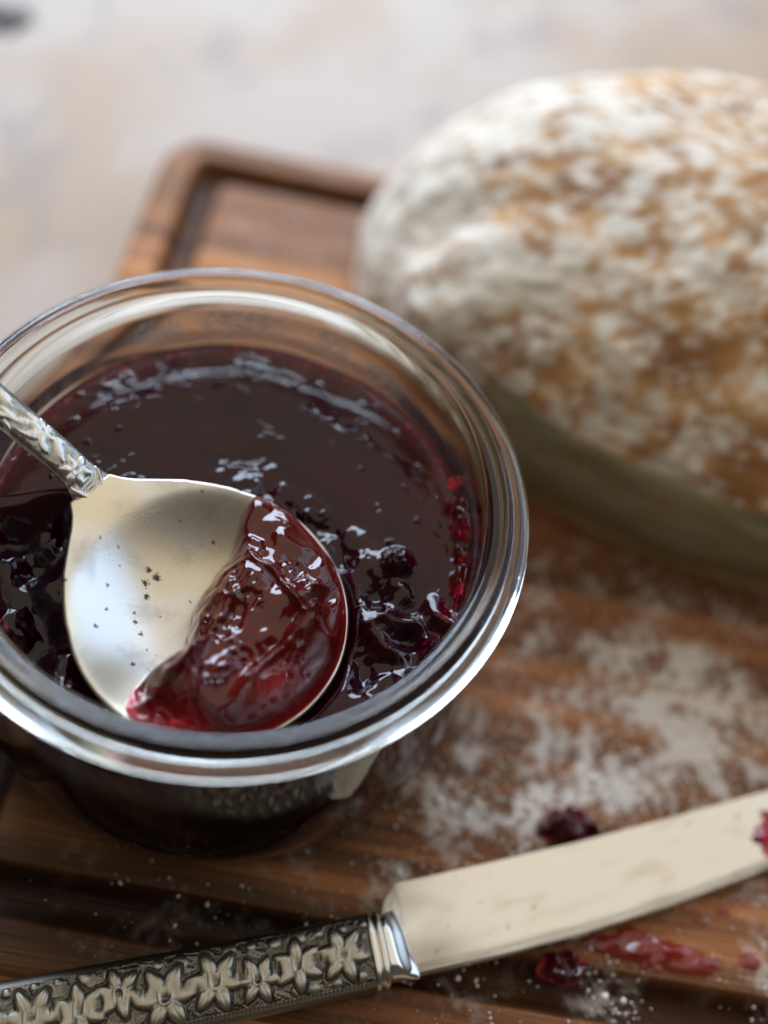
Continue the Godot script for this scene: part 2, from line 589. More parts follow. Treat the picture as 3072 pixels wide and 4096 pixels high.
func bowl_local(x: float, z: float) -> Vector2:
	var d := Vector2(x - BOWL_C.x, z - BOWL_C.z)
	return Vector2(d.dot(BOWL_A), d.dot(Vector2(-BOWL_A.y, BOWL_A.x)))


func bowl_share(l: Vector2) -> float:
	var a := fposmod(l.angle(), TAU) / TAU * 720.0
	var k := int(a) % 720
	return l.length() / lerpf(bowl_edge[k], bowl_edge[(k + 1) % 720], a - floorf(a))


func bowl_y(x: float, z: float) -> float:
	var l := bowl_local(x, z)
	return BOWL_C.y - BOWL_TILT * l.x - bowl_deep(l)


func bowl_deep(l: Vector2) -> float:
	var s := 1.0 - l.length_squared() / 520.0
	return BOWL_DEPTH * (0.5 * (s + sqrt(s * s + 0.03)) - 0.085)


func jam_y(x: float, z: float) -> float:
	var r := Vector2(x, z).length()
	var y := JAM_Y - 0.35 + 0.35 * noise_a.get_noise_2d(x * 0.04, z * 0.04) + 0.02 * noise_b.get_noise_2d(x * 0.22, z * 0.22)
	var fine := noise_r.get_noise_2d(x * 0.16 + 3, z * 0.16)
	y += 0.16 * sm(0.45, 0.9, fine) * sm(0.05, 0.6, noise_b.get_noise_2d(x * 0.05 + 9.0, z * 0.05))
	for q in bubbles:
		if absf(x - q.x) < 0.9 and absf(z - q.y) < 0.9:
			y += q.z * sqrt(maxf(0.0, 1.0 - Vector2(x - q.x, z - q.y).length_squared() / (q.z * q.z)))
	y += 0.6 * exp(-(41.6 - r) / 0.8)
	# the ring left by an earlier spoon
	var g := line_gap(x, z, RIDGE)
	y += (1.0 + 0.6 * noise_a.get_noise_2d(x * 0.3, z * 0.3)) * exp(-g * g / 2.6) * 0.20 * sm(-0.05, 0.35, noise_b.get_noise_2d(x * 0.06 + 1.0, z * 0.06))
	if g < 5.0:
		y += 0.07 * noise_b.get_noise_2d(x * 0.4, z * 0.4) * exp(-g * g / 5.0)
	# a torn hollow behind the spoon
	var t := Vector2(x - 2.0, z + 14.5)
	var m := exp(-(t.x * t.x / 30.0 + t.y * t.y / 16.0))
	y += m * (0.9 * noise_r.get_noise_2d(x * 0.06, z * 0.08) - 0.9 + 0.2 * noise_b.get_noise_2d(x * 0.4, z * 0.4))
	# broken jam along the right of the spoon
	g = line_gap(x, z, TORN)
	m = exp(-g * g / 24.0)
	if m > 0.01:
		y += m * (2.2 * noise_r.get_noise_2d(x * 0.03, z * 0.03) - 1.0 + 1.3 * noise_a.get_noise_2d(x * 0.13, z * 0.13) + 0.18 * noise_b.get_noise_2d(x * 0.45, z * 0.45))
	# slabs at the right front
	t = Vector2(x - 31.0, z - 20.0)
	m = exp(-(t.x * t.x + t.y * t.y) / 60.0)
	y += m * (2.8 * noise_a.get_noise_2d(x * 0.12 + z * 0.06 + 2.0, z * 0.16 - x * 0.1) + 0.8 * noise_r.get_noise_2d(x * 0.05, z * 0.05))
	t = Vector2(x - 28.9, z - 6.6)
	y += 2.6 * exp(-pow(t.length() / 2.5, 4.0)) * (1.0 + 0.25 * noise_b.get_noise_2d(x * 0.6, z * 0.6))
	# scooped hollow at the left front
	m = sm(-22.0, -30.0, x) * sm(-9.0, 0.0, z + 0.25 * x + 6.0)
	m = maxf(m, sm(0.0, 8.0, z - 12.0 + (x + 10.0) * 0.0) * sm(-8.0, -20.0, x))
	y += m * (-6.0 + 2.4 * noise_a.get_noise_2d(x * 0.10, z * 0.10) + 1.0 * noise_r.get_noise_2d(x * 0.03, z * 0.03) + 0.10 * noise_b.get_noise_2d(x * 0.5, z * 0.5))
	# the bowl of the spoon has pressed its way in
	var l := bowl_local(x, z)
	var q := bowl_share(l)
	if q < 1.12:
		var under := BOWL_C.y - BOWL_TILT * l.x - bowl_deep(l) - 1.6
		y = minf(y, under) if q < 1.0 else minf(y, lerpf(BOWL_C.y - BOWL_TILT * l.x - 1.6, maxf(y, BOWL_C.y - 1.6), sm(1.0, 1.12, q)))
	return y


func jam_tint(x: float, z: float) -> Color:
	var r := Vector2(x, z).length()
	var c := Color(0.014, 0.0026, 0.004)
	c = c.lerp(Color(0.050, 0.0045, 0.008), sm(27.0, 40.0, r) * sm(15.0, -10.0, z))
	c = c.lerp(Color(0.024, 0.0035, 0.0055), clampf(0.4 + 0.8 * noise_a.get_noise_2d(x * 0.08, z * 0.08), 0.0, 1.0))
	c = c.lerp(Color(0.010, 0.002, 0.004), sm(-18.0, -30.0, x) * sm(-10.0, 5.0, z))
	c = c.lerp(Color(0.09, 0.005, 0.011), sm(38.5, 41.5, r) * sm(-10.0, 20.0, -z + 20.0) * 0.6)
	var s := noise_b.get_noise_2d(x * 0.9, z * 0.9)
	return c.lerp(Color(0.45, 0.02, 0.05), sm(38.5, 41.0, r) * sm(0.45, 0.8, s) * 0.9)


func make_jam() -> void:
	var jam := base_node("jam_filling", Vector3(0, 4.2, 0))
	tag(jam, "dark red berry jam filling the glass jar, scooped out at the front", "jam")
	var b := Vector3(0, 4.2, 0)
	var m := paint(Color(1, 1, 1), 0.07, 0.0, true)
	m.metallic_specular = 0.41
	var top := grid(170, 520, func(u: float, v: float) -> Vector3:
		var a := fmod(v, 1.0) * TAU
		var r := u * (inner_wall(JAM_Y) + 0.25)
		var y := jam_y(cos(a) * r, sin(a) * r)
		return Vector3(cos(a) * r, y, sin(a) * r),
		func(u: float, v: float) -> Color:
			var a := fmod(v, 1.0) * TAU
			return jam_tint(cos(a) * u * 41.8, sin(a) * u * 41.8))
	facing(top, Vector3.UP)
	put("jam_surface", top, m, jam, b)
	var body := paint(Color(0.028, 0.005, 0.007), 0.25)
	var side := grid(24, 160, func(u: float, v: float) -> Vector3:
		var a := fmod(v, 1.0) * TAU
		if u > 0.97:
			return Vector3(0, 2.8, 0)
		var r0 := inner_wall(JAM_Y) + 0.25
		var y0 := jam_y(cos(a) * r0, sin(a) * r0)
		var y := lerpf(y0, 2.55, minf(1.0, u * 24.0 / 22.0))
		var r := inner_wall(y) + 0.25
		return Vector3(cos(a) * r, y, sin(a) * r))
	# faces outwards and down
	var out := facing(side)
	put("jam_body", out, body, jam, b)
	# red lumps clinging to the glass at the right
	var red := jelly(0.06)
	for s in [[-0.03, 47.0, 3.6, 4.4], [0.26, 45.8, 3.4, 3.0], [-0.20, 49.2, 1.3, 1.0], [0.10, 45.6, 1.6, 2.0]]:
		var lump := grid(22, 40, func(u: float, v: float) -> Vector3:
			var th := u * PI
			var ph := fmod(v, 1.0) * TAU
			var n := Vector3(sin(th) * cos(ph), cos(th), sin(th) * sin(ph))
			var k := 1.0 + 0.34 * noise_a.get_noise_3d(n.x * 1.6 + s[0] * 20, n.y * 1.6, n.z * 1.6) + 0.12 * noise_b.get_noise_3d(n.x * 4 + s[1], n.y * 4, n.z * 4)
			var p := Vector3(n.x * 1.3, n.y * s[2], n.z * s[3]) * k
			var rr := 40.7
			return Vector3(cos(s[0]) * (rr + p.x) - sin(s[0]) * p.z, s[1] + p.y, sin(s[0]) * (rr + p.x) + cos(s[0]) * p.z),
			func(u: float, v: float) -> Color: return Color(0.95, 0.05, 0.09).lerp(Color(0.80, 0.03, 0.05), sm(0.2, 0.9, u)))
		var o := put("fruit_lump", facing(lump), red, jam, b)
		o.set_meta("label", "bright red lump of fruit stuck to the glass")


# ---------------------------------------------------------------- spoon
func make_bowl_edge() -> void:
	var xs := [[-29.0, 4.3], [-26.0, 6.4], [-22.6, 10.2], [-20.0, 13.2], [-16.0, 16.6], [-12.0, 19.1]]
	var half := func(x: float) -> float:
		if x > 22.9 or x < -29.0:
			return -1.0
		if x > -12.0:
			return sqrt(maxf(0.0, 22.6 * 22.6 - x * x)) if x < 0.0 else 22.6 * sqrt(maxf(0.0, 1.0 - x * x / (22.9 * 22.9)))
		for k in xs.size() - 1:
			if x <= xs[k + 1][0]:
				var t: float = (x - xs[k][0]) / (xs[k + 1][0] - xs[k][0])
				return cubic_interpolate(xs[k][1], xs[k + 1][1], xs[maxi(k - 1, 0)][1], xs[mini(k + 2, xs.size() - 1)][1], t)
		return 0.0
	for k in 720:
		var a := k / 720.0 * TAU
		var lo := 4.0
		var hi := 31.0
		for s in 24:
			var r := (lo + hi) / 2
			if absf(r * sin(a)) <= half.call(r * cos(a)):
				lo = r
			else:
				hi = r
		bowl_edge.append(lo)


func bowl_point(l: Vector2, y: float) -> Vector3:
	var q := BOWL_A * l.x + Vector2(-BOWL_A.y, BOWL_A.x) * l.y
	return Vector3(BOWL_C.x + q.x, y, BOWL_C.z + q.y)


func flower(x: float, y: float, r: float, turn: float) -> float:
	var d := Vector2(x, y).length()
	if d > r * 1.05:
		return 0.0
	var a := fposmod(atan2(y, x) - turn + PI / 6, PI / 3) - PI / 6
	var lx := d * cos(a) - 0.56 * r
	var ly := d * sin(a)
	var wide := 0.275 * r * (1.0 - 0.45 * clampf(lx / (0.46 * r), 0.0, 1.0))
	var e := pow(lx / (0.46 * r), 2.0) + pow(ly / wide, 2.0)
	var h := 0.0
	if e < 1.0:
		h = 0.10 + 0.90 * pow(1.0 - e, 0.6) - 0.07 * (0.5 + 0.5 * cos(ly / wide * 15.0)) * sm(0.3, -0.3, lx / r) - 0.12 * exp(-pow(ly / (0.05 * r), 2.0))
	elif e < 1.7 and lx > -0.1 * r:
		h = 0.01                       # the chased outline round each petal
	var ring := exp(-pow((d - 0.20 * r) / (0.075 * r), 2.0))
	if d < 0.30 * r:
		h = maxf(h * sm(0.22 * r, 0.30 * r, d), 0.30) + 0.65 * ring - 0.1 * sm(0.1 * r, 0.0, d)
	return h


func leaf(x: float, y: float, long: float, wide: float, turn: float) -> float:
	var p := Vector2(x, y).rotated(-turn)
	var e := p.x / long
	if absf(e) > 1.0:
		return 0.0
	var w := wide * (1.0 - e * e)
	var s := absf(p.y) / maxf(w, 0.001)
	if s > 1.0:
		return 0.0
	return 0.75 * sqrt(1.0 - s * s) - 0.25 * exp(-pow(p.y / (0.10 * wide), 2.0)) - 0.07 * cos((p.x + absf(p.y)) * 9.0 / wide)


func silver(rough: float) -> StandardMaterial3D:
	var m := paint(Color(1, 1, 1), rough, 1.0, true)
	return m


func make_spoon() -> void:
	var b := Vector3(BOWL_C.x, 36.5, BOWL_C.z)
	var spoon := base_node("silver_spoon", b)
	tag(spoon, "round silver spoon with a floral handle lying across the jar with jam in its bowl", "spoon")
	# bowl
	var specks := []
	for q in [[-13.8, 1.2, 0.55], [-12.2, 1.0, 0.75], [-12.6, 3.2, 0.6], [-10.8, 4.6, 0.5], [-10.2, -10.4, 0.35], [-8.6, 9.0, 0.4], [-9.9, 8.0, 0.3], [-6.5, 9.7, 0.35], [-12.5, 11.5, 0.3], [-3.0, 14.5, 0.4], [-15.5, 8.7, 0.3], [-7.0, 5.0, 0.2], [-19.0, 3.0, 0.25], [-11.0, 15.0, 0.3]]:
		specks.append(q)
	for k in 26:
		specks.append([rng.randf_range(-22, 5), rng.randf_range(-16, 18), rng.randf_range(0.08, 0.22)])
	var surface := func(q: float, v: float, drop: float) -> Vector3:
		var a := fmod(v, 1.0) * TAU
		var r := bowl_edge[int(round(fmod(v, 1.0) * 720.0)) % 720] * q
		var l := Vector2(cos(a), sin(a)) * r
		return bowl_point(l, BOWL_C.y - BOWL_TILT * l.x - bowl_deep(l) - drop)
	var place := func(u: float, v: float) -> Vector3:
		if u < 0.602:
			return surface.call(minf(1.0, u / 0.6), v, 0.0)
		if u < 0.624:
			var o: Vector3 = surface.call(1.0, v, 0.45)
			return o + Vector3(o.x - BOWL_C.x, 0, o.z - BOWL_C.z).normalized() * 0.35
		return surface.call(minf(1.0, (1.0 - u) / 0.375), v, 1.0)
	var stain := func(u: float, v: float) -> Color:
		var c := Color(0.70, 0.695, 0.67)
		if u > 0.62:
			return c
		var a := fmod(v, 1.0) * TAU
		var l := Vector2(cos(a), sin(a)) * bowl_edge[int(round(fmod(v, 1.0) * 720.0)) % 720] * minf(1.0, u / 0.6)
		c = c.lerp(Color(0.66, 0.57, 0.38), sm(0.0, 0.8, noise_a.get_noise_2d(l.x * 0.05, l.y * 0.05) + 0.25) * 0.6)
		c = c.lerp(Color(0.42, 0.40, 0.37), sm(0.1, 0.9, noise_b.get_noise_2d(l.x * 0.10, l.y * 0.10) + 0.2 * noise_a.get_noise_2d(l.x * 0.6, l.y * 0.6)) * 0.55)
		for s in specks:
			var dx: float = l.x - s[0]
			if absf(dx) < 1.0:
				var d := Vector2(dx, l.y - s[1]).length() * (1.0 + 0.5 * noise_b.get_noise_2d(l.x * 2, l.y * 2))
				c = c.lerp(Color(0.07, 0.06, 0.055), sm(s[2], s[2] * 0.6, d))
		return c
	var bm := silver(0.30)
	var scr := Image.create(512, 512, false, Image.FORMAT_L8)
	scr.fill(Color(0.5, 0.5, 0.5))
	for k in 420:
		var p := Vector2(rng.randf() * 512, rng.randf() * 512)
		var dir := Vector2.from_angle(rng.randf() * TAU)
		var bend := rng.randf_range(-0.02, 0.02)
		var g := rng.randf_range(0.2, 0.8)
		for s in rng.randi_range(20, 130):
			scr.set_pixel(int(p.x) & 511, int(p.y) & 511, Color(g, g, g))
			p += dir
			dir = dir.rotated(bend)
	bm.heightmap_enabled = true
	bm.heightmap_texture = as_texture(scr)
	bm.heightmap_scale = 0.0032
	var d := grid(160, 360, place, stain, func(u: float, v: float) -> Vector2:
		var a := fmod(v, 1.0) * TAU
		var q := minf(1.0, u / 0.6) if u < 0.62 else (1.0 - u) / 0.38
		var l := Vector2(cos(a), sin(a)) * bowl_edge[int(round(fmod(v, 1.0) * 720.0)) % 720] * q
		return l / 48.0 + Vector2(0.5, 0.5))
	put("bowl", facing(d), bm, spoon, b)
	# handle: its middle line rises from the bowl, over the rim, and arches away
	var line := Curve3D.new()
	line.bake_interval = 0.5
	var path := [Vector3(-20.5, 48.7, -0.6), Vector3(-23.4, 49.9, -3.4), Vector3(-26.5, 52.2, -5.8), Vector3(-30.0, 54.8, -7.9), Vector3(-36.0, 59.2, -11.1), Vector3(-42.0, 63.2, -14.4), Vector3(-50.0, 67.5, -18.8), Vector3(-66.0, 73.0, -27.6), Vector3(-90.0, 75.0, -41.0), Vector3(-118.0, 70.0, -57.0)]
	for k in path.size():
		var tan_: Vector3 = (path[mini(k + 1, path.size() - 1)] - path[maxi(k - 1, 0)]) / 6.0
		line.add_point(path[k], -tan_, tan_)
	var full := line.get_baked_length()
	var wide := func(s: float) -> float:
		if s < 8.0:
			return lerpf(4.9, 3.0, sm(0.0, 9.0, s))
		return 3.0 + 2.6 * sm(20.0, 80.0, s)
	var sprigs := []
	for k in 90:
		sprigs.append([13.0 + k * 1.05, rng.randf_range(-2.6, 2.6), rng.randf_range(1.4, 2.6), rng.randf_range(0.4, 0.8), rng.randf_range(-0.7, 0.7)])
	var relief := func(s: float, t: float) -> float:
		var h := 0.12 + 0.2 * maxf(0.0, noise_r.get_noise_2d(s * 0.3, t * 0.3))
		h = maxf(h, flower(s - 8.6, t + 0.2, 3.0, 0.3))
		h = maxf(h, flower(s - 17.0, t - 0.9, 2.6, 0.0) * 0.8)
		h = maxf(h, flower(s - 33.0, t + 0.5, 3.2, 0.4))
		h = maxf(h, flower(s - 47.0, t - 0.3, 3.4, 0.1))
		for q in sprigs:
			if absf(s - q[0]) < q[2]:
				h = maxf(h, leaf(s - q[0], t - q[1], q[2], q[3], q[4]) * 0.9)
		if s < 6.5 and absf(t) < 0.55 * s:
			h = maxf(h, 0.35 + 0.35 * cos(s * 9.0) * cos(t * 9.0))
		if s < 7.0:
			h = maxf(h, exp(-pow((absf(t) - 0.42 * s - 0.2) / 0.35, 2.0)))
		return h * sm(0.2, 1.5, s)
	var body := func(u: float, v: float) -> Vector3:
		var s := u * full
		var pos := line.sample_baked(s, true)
		var fwd := (line.sample_baked(minf(s + 0.5, full), true) - line.sample_baked(maxf(s - 0.5, 0.0), true)).normalized()
		var side := fwd.cross(Vector3.UP).normalized()
		var upw := side.cross(fwd)
		var a := fmod(v, 1.0) * TAU
		var w: float = wide.call(s)
		var ca := signf(cos(a)) * pow(absf(cos(a)), 0.7) * w
		var sa := signf(sin(a)) * pow(absf(sin(a)), 0.7) * lerpf(0.12, 1.15, sm(0.0, 13.0, s))
		var end := 1.0
		if u == 0.0 or u == 1.0:
			end = 0.0
		var hh := 0.0
		if sin(a) > 0.1:
			hh = 0.38 * relief.call(s, ca) * sm(1.0, 0.86, absf(ca) / w)
		return pos + (side * ca + upw * (sa + hh)) * end
	var tarnish := func(u: float, v: float) -> Color:
		var s := u * full
		var a := fmod(v, 1.0) * TAU
		var ca: float = signf(cos(a)) * pow(absf(cos(a)), 0.7) * wide.call(s)
		var h := 0.55
		if sin(a) > 0.1:
			h = relief.call(s, ca)
		return Color(0.26, 0.25, 0.22).lerp(Color(0.66, 0.65, 0.61), sm(0.05, 0.6, h))
	var hd := grid(520, 84, body, tarnish)
	put("handle", facing(hd), silver(0.3), spoon, b)


# ---------------------------------------------------------------- jam on the spoon
func make_scoop() -> void:
	# outline in the bowl's own axes
	var old := [[-11.3, -16.5], [-8.1, -13.9], [-5.5, -9.0], [-3.0, -0.8], [0.5, 4.9], [5.3, 8.2], [3.9, 12.6], [4.2, 18.3]]
	var poly := PackedVector2Array()
	for q in old:
		var d := Vector2(q[0] - 1.9, q[1] - 0.6).rotated(0.093)
		poly.append(d)
	var tip := PackedVector2Array()
	var a0 := poly[-1].angle() - 0.10
	var a1 := poly[0].angle() + 0.05
	for k in 40:
		var a := lerpf(a0, a1, k / 39.0)
		tip.append(Vector2.from_angle(a) * bowl_edge[int(fposmod(a, TAU) / TAU * 720.0) % 720] * 0.995)
	poly.append_array(tip)
	var mid := Vector2(9.0, 0.5)
	var radius := PackedFloat32Array()
	for k in 720:
		var dir := Vector2.from_angle(k / 720.0 * TAU)
		var best := 3.0
		for j in poly.size():
			var hit = Geometry2D.segment_intersects_segment(mid, mid + dir * 60.0, poly[j], poly[(j + 1) % poly.size()])
			if hit != null:
				best = maxf(best, mid.distance_to(hit))
		radius.append(best)
	for pass_ in 2:                    # round the corners a little
		var r2 := radius.duplicate()
		for k in 720:
			var s := 0.0
			for j in range(-7, 8):
				s += r2[(k + j + 720) % 720]
			radius[k] = s / 15.0
	var at := func(phi: float) -> float:
		var a := fposmod(phi, TAU) / TAU * 720.0
		var k := int(a) % 720
		var r := lerpf(radius[k], radius[(k + 1) % 720], a - floorf(a))
		return r * (1.0 + 0.03 * noise_a.get_noise_1d(phi * 3.0) * sm(-0.2, 0.6, -cos(phi)))
	var c := bowl_point(mid, 0.0)
	var turn := BOWL_A.angle()
	var thick := func(x: float, z: float, q: float) -> float:
		var l := bowl_local(x, z)
		var t := 12.6 * pow(1.0 - pow(q, 3.2), 0.7)
		var low := sm(14.5, 18.5, l.y + 0.12 * l.x)        # thin pool at the front edge
		t *= lerpf(1.0, 0.17, low)
		t *= lerpf(1.0, 0.75, sm(-6.0, -16.0, l.y))
		t *= 1.0 - 0.22 * sm(10.0, 22.0, l.x)
		# folds that run from the near edge to the far one
		var w := l.y + 2.2 * noise_a.get_noise_2d(l.x * 0.09, l.y * 0.09)
		var s := l.x + 2.5 * noise_b.get_noise_2d(l.x * 0.07 + 4.0, l.y * 0.07)
		var env := sm(1.0, 0.75, q)
		var gap := line_gap(l.x, l.y, [Vector2(0.0, 2.5), Vector2(5.0, 8.5), Vector2(10.5, 14.0)])
		t += sm(1.0, 0.85, q) * 1.5 * exp(-pow((gap + 0.6 * noise_b.get_noise_2d(l.x * 0.3, l.y * 0.3)) / 1.0, 2.0))
		gap = line_gap(l.x, l.y, [Vector2(11.0, -13.5), Vector2(15.0, -8.0), Vector2(17.5, 0.0), Vector2(17.0, 5.0)])
		t += sm(1.0, 0.9, q) * (1.3 + 0.8 * noise_a.get_noise_2d(l.x * 0.3, l.y * 0.3)) * exp(-pow(gap / 0.9, 2.0))
		t += env * (1.7 * exp(-pow((s - 14.5) / 1.1, 2.0)) * sm(12.0, 4.0, absf(w)) - 1.4 * exp(-pow((s - 11.6) / 1.6, 2.0)))
		t += env * 1.6 * exp(-pow((s - 4.5) / 1.2, 2.0)) * sm(-4.0, 4.0, w)
		t += env * 1.0 * exp(-pow((w + 11.0 - 0.25 * s) / 0.9, 2.0)) * sm(-6.0, 2.0, s)
		t += env * (0.9 * noise_r.get_noise_2d(l.x * 0.028, l.y * 0.022) + 0.7 * noise_a.get_noise_2d(l.x * 0.13, l.y * 0.09) + 0.4 * noise_b.get_noise_2d(l.x * 0.24, l.y * 0.17) + 0.40 * noise_a.get_noise_2d(l.x * 0.5, l.y * 0.4) * sm(0.0, 0.5, noise_b.get_noise_2d(l.x * 0.1, l.y * 0.1)))
		t += low * sm(1.0, 0.9, q) * (0.7 * noise_b.get_noise_2d(l.x * 0.45, l.y * 0.45))
		return maxf(t, 0.12)
	var rot_at := func(phi: float) -> float: return at.call(phi - turn)
	var top := func(x: float, z: float, q: float, _phi: float) -> float:
		return bowl_y(x, z) + thick.call(x, z, q)
	var under := func(x: float, z: float) -> float: return bowl_y(x, z) - 0.25
	var tint := func(u: float, v: float) -> Color:
		var q := pow(u, 0.8)
		var phi := fmod(v, 1.0) * TAU
		var s: Vector2 = Vector2(c.x, c.z) + Vector2(cos(phi), sin(phi)) * rot_at.call(phi) * q
		var t: float = thick.call(s.x, s.y, q)
		return Color(0.82, 0.10, 0.14).lerp(Color(0.36, 0.015, 0.022), sm(0.1, 1.2, t)).lerp(Color(0.115, 0.0045, 0.0065), sm(0.9, 3.6, t))
	var d := mound(c.x, c.z, rot_at, top, under, 120, 360, tint)
	var o := put("jam_scoop", d, jelly(0.05, 0.5), null, Vector3(c.x, 38.0, c.z))
	tag(o, "glossy dark red dollop of jam heaped in the silver spoon bowl", "jam")


# ---------------------------------------------------------------- knife
const KNIFE_O := Vector2(26.4, 63.2)   # where handle and collar meet
const KNIFE_A := Vector2(0.987, -0.160)


func knife_point(s: float, t: float, y: float) -> Vector3:
	var q := KNIFE_O + KNIFE_A * s + Vector2(-KNIFE_A.y, KNIFE_A.x) * t
	return Vector3(q.x, y, q.y)


func make_knife() -> void:
	var b := Vector3(KNIFE_O.x, 0, KNIFE_O.y)
	var knife := base_node("table_knife", b)
	tag(knife, "old table knife with an embossed floral handle lying on the board in front", "knife")
	var full := 92.0
	var flowers := [[-5.2, 0.0, 4.9, 0.25], [-13.2, 0.3, 4.6, 0.5], [-20.2, 1.2, 4.2, 0.1], [-27.2, 0.2, 5.2, 0.2], [-35.6, 1.0, 5.5, 0.0], [-43.0, -1.0, 4.3, 0.3], [-49.4, 0.4, 4.6, 0.45], [-57.0, 0.0, 5.0, 0.1], [-65.0, 0.8, 4.8, 0.6], [-74.0, 0.0, 5.0, 0.2], [-83.0, 0.0, 4.6, 0.0]]
	var leaves := []
	for k in 120:
		leaves.append([-rng.randf_range(1.0, 90.0), rng.randf_range(-5.6, 5.2), rng.randf_range(1.6, 3.2), rng.randf_range(0.6, 1.2), rng.randf_range(-1.2, 1.2)])
	var buds := []
	for k in 46:
		buds.append([-k * 2.0 - rng.randf(), (4.3 if k % 2 else -4.4) + rng.randf_range(-0.4, 0.4), rng.randf_range(0.8, 1.5)])
	var relief := func(s: float, t: float) -> float:
		var h := 0.08 + 0.30 * maxf(0.0, noise_r.get_noise_2d(s * 0.30, t * 0.34)) + 0.06 * noise_b.get_noise_2d(s * 2.2, t * 2.2)
		if absf(t) > 5.25:
			if t > 0.0 and absf(t) < 6.0:
				return 0.18 + 0.42 * sqrt(absf(sin(s * 4.4)))
			return 0.25
		for q in buds:
			var e: float = Vector2(s - q[0], t - q[1]).length_squared() / (q[2] * q[2])
			if e < 1.0:
				h = maxf(h, 0.7 * sqrt(1.0 - e))
		var bloom := 0.0
		for q in flowers:
			if absf(s - q[0]) < q[2]:
				bloom = maxf(bloom, flower(s - q[0], t - q[1], q[2], q[3]))
		if bloom > 0.0:
			return bloom
		for q in leaves:
			if absf(s - q[0]) < q[2]:
				h = maxf(h, 0.55 * leaf(s - q[0], t - q[1], q[2], q[3], q[4]))
		return h
	var half := func(s: float) -> float: return 6.4 + 0.9 * sm(-10.0, -80.0, s)
	var section := func(v: float, w: float) -> Vector2:
		var a := fmod(v, 1.0) * TAU
		return Vector2(signf(cos(a)) * pow(absf(cos(a)), 0.55) * w, signf(sin(a)) * pow(absf(sin(a)), 0.62) * 4.1)
	# more of the points go to the top face, which carries the relief
	var round_v := func(v: float) -> float: return v / 0.75 * 0.5 if v < 0.75 else 0.5 + (v - 0.75) * 2.0
	var body := func(u: float, v: float) -> Vector3:
		var s := -u * full
		var w: float = half.call(s)
		var p: Vector2 = section.call(round_v.call(fmod(v, 1.0)), w)
		var hh := 0.0
		if p.y > 0.0:
			hh = 0.85 * relief.call(s, p.x) * sm(0.0, 2.2, p.y)
		var end := 0.0 if u == 0.0 or u == 1.0 else 1.0
		return knife_point(s, p.x * end, 4.35 + (p.y + hh) * end)
	var patina := func(u: float, v: float) -> Color:
		var s := -u * full
		var p: Vector2 = section.call(round_v.call(fmod(v, 1.0)), half.call(s))
		var h := 0.5
		if p.y > 0.0:
			h = relief.call(s, p.x)
		return Color(0.12, 0.11, 0.09).lerp(Color(0.40, 0.375, 0.315), sm(0.10, 0.85, h))
	put("handle", facing(grid(680, 160, body, patina)), silver(0.42), knife, b)
	# collar: two rounded rings
	var ring := [[-0.3, 0.4], [-0.3, 0.98], [0.2, 1.05], [0.7, 1.05], [1.0, 0.98], [1.2, 0.94], [1.5, 1.0], [2.0, 1.04], [2.4, 1.0], [2.7, 0.92], [2.8, 0.4]]
	var ringy := grid(ring.size() - 1, 72, func(u: float, v: float) -> Vector3:
		var q = ring[int(round(u * (ring.size() - 1)))]
		var a := fmod(v, 1.0) * TAU
		var p: Vector2 = Vector2(signf(cos(a)) * pow(absf(cos(a)), 0.6) * 6.5, signf(sin(a)) * pow(absf(sin(a)), 0.7) * 4.3) * q[1]
		return knife_point(q[0], p.x, 4.35 + p.y),
		func(_u: float, _v: float) -> Color: return Color(0.60, 0.57, 0.50))
	put("collar", facing(ringy), silver(0.22), knife, b)
	# bolster: narrows from the collar into the heel of the blade
	var bol := grid(14, 60, func(u: float, v: float) -> Vector3:
		var s := 2.3 + 5.0 * u
		var a := fmod(v, 1.0) * TAU
		var w := lerpf(5.6, 6.2, sm(0.0, 1.0, u))
		var h := lerpf(3.9, 1.0, sm(0.25, 1.0, u))
		var k := 0.0 if u == 0.0 or u == 1.0 else 1.0
		return knife_point(s + 0.22 * cos(a) * w * u, signf(cos(a)) * pow(absf(cos(a)), 0.6) * w * k - 0.3 * u, 4.4 - 0.2 * u + signf(sin(a)) * pow(absf(sin(a)), 0.8) * h * k),
		func(_u: float, _v: float) -> Color: return Color(0.78, 0.77, 0.75))
	put("bolster", facing(bol), silver(0.10), knife, b)
	# blade: sharp edge away from the viewer, spine towards
	var edge := PackedVector2Array([Vector2(28.8, 57.6), Vector2(29.6, 54.6), Vector2(32.0, 51.2), Vector2(48.0, 48.1), Vector2(68.0, 44.0), Vector2(90.0, 38.9), Vector2(110.0, 34.0), Vector2(128.0, 30.2), Vector2(138.0, 30.0), Vector2(143.5, 33.0)])
	var spine := PackedVector2Array([Vector2(32.2, 68.4), Vector2(33.0, 68.1), Vector2(34.6, 67.5), Vector2(49.0, 64.9), Vector2(66.0, 61.5), Vector2(86.0, 56.2), Vector2(104.0, 50.7), Vector2(122.0, 44.6), Vector2(135.0, 39.6), Vector2(143.6, 33.2)])
	var across := func(u: float, v: float) -> Vector3:
		var s := u * (edge.size() - 1)
		var k := mini(int(s), edge.size() - 2)
		var e := edge[k].lerp(edge[k + 1], s - k)
		var p := spine[k].lerp(spine[k + 1], s - k)
		var far := (e.x - 30.0) / 110.0
		var mid := 4.0 - 2.6 * clampf(far, 0.0, 1.0)
		# round the section: v 0..0.5 top from edge to spine, then back below
		var t := v * 2.0 if v <= 0.5 else 2.0 - v * 2.0
		var th := 0.12 + 0.95 * sin(minf(t * 1.25, 1.0) * PI * 0.5) * (1.0 - 0.35 * far) - 0.55 * sm(0.82, 1.0, t)
		if t > 0.985:
			th *= 0.55
		var q := e.lerp(p, t)
		var wav := 0.03 * noise_a.get_noise_2d(q.x * 0.05, q.y * 0.09)
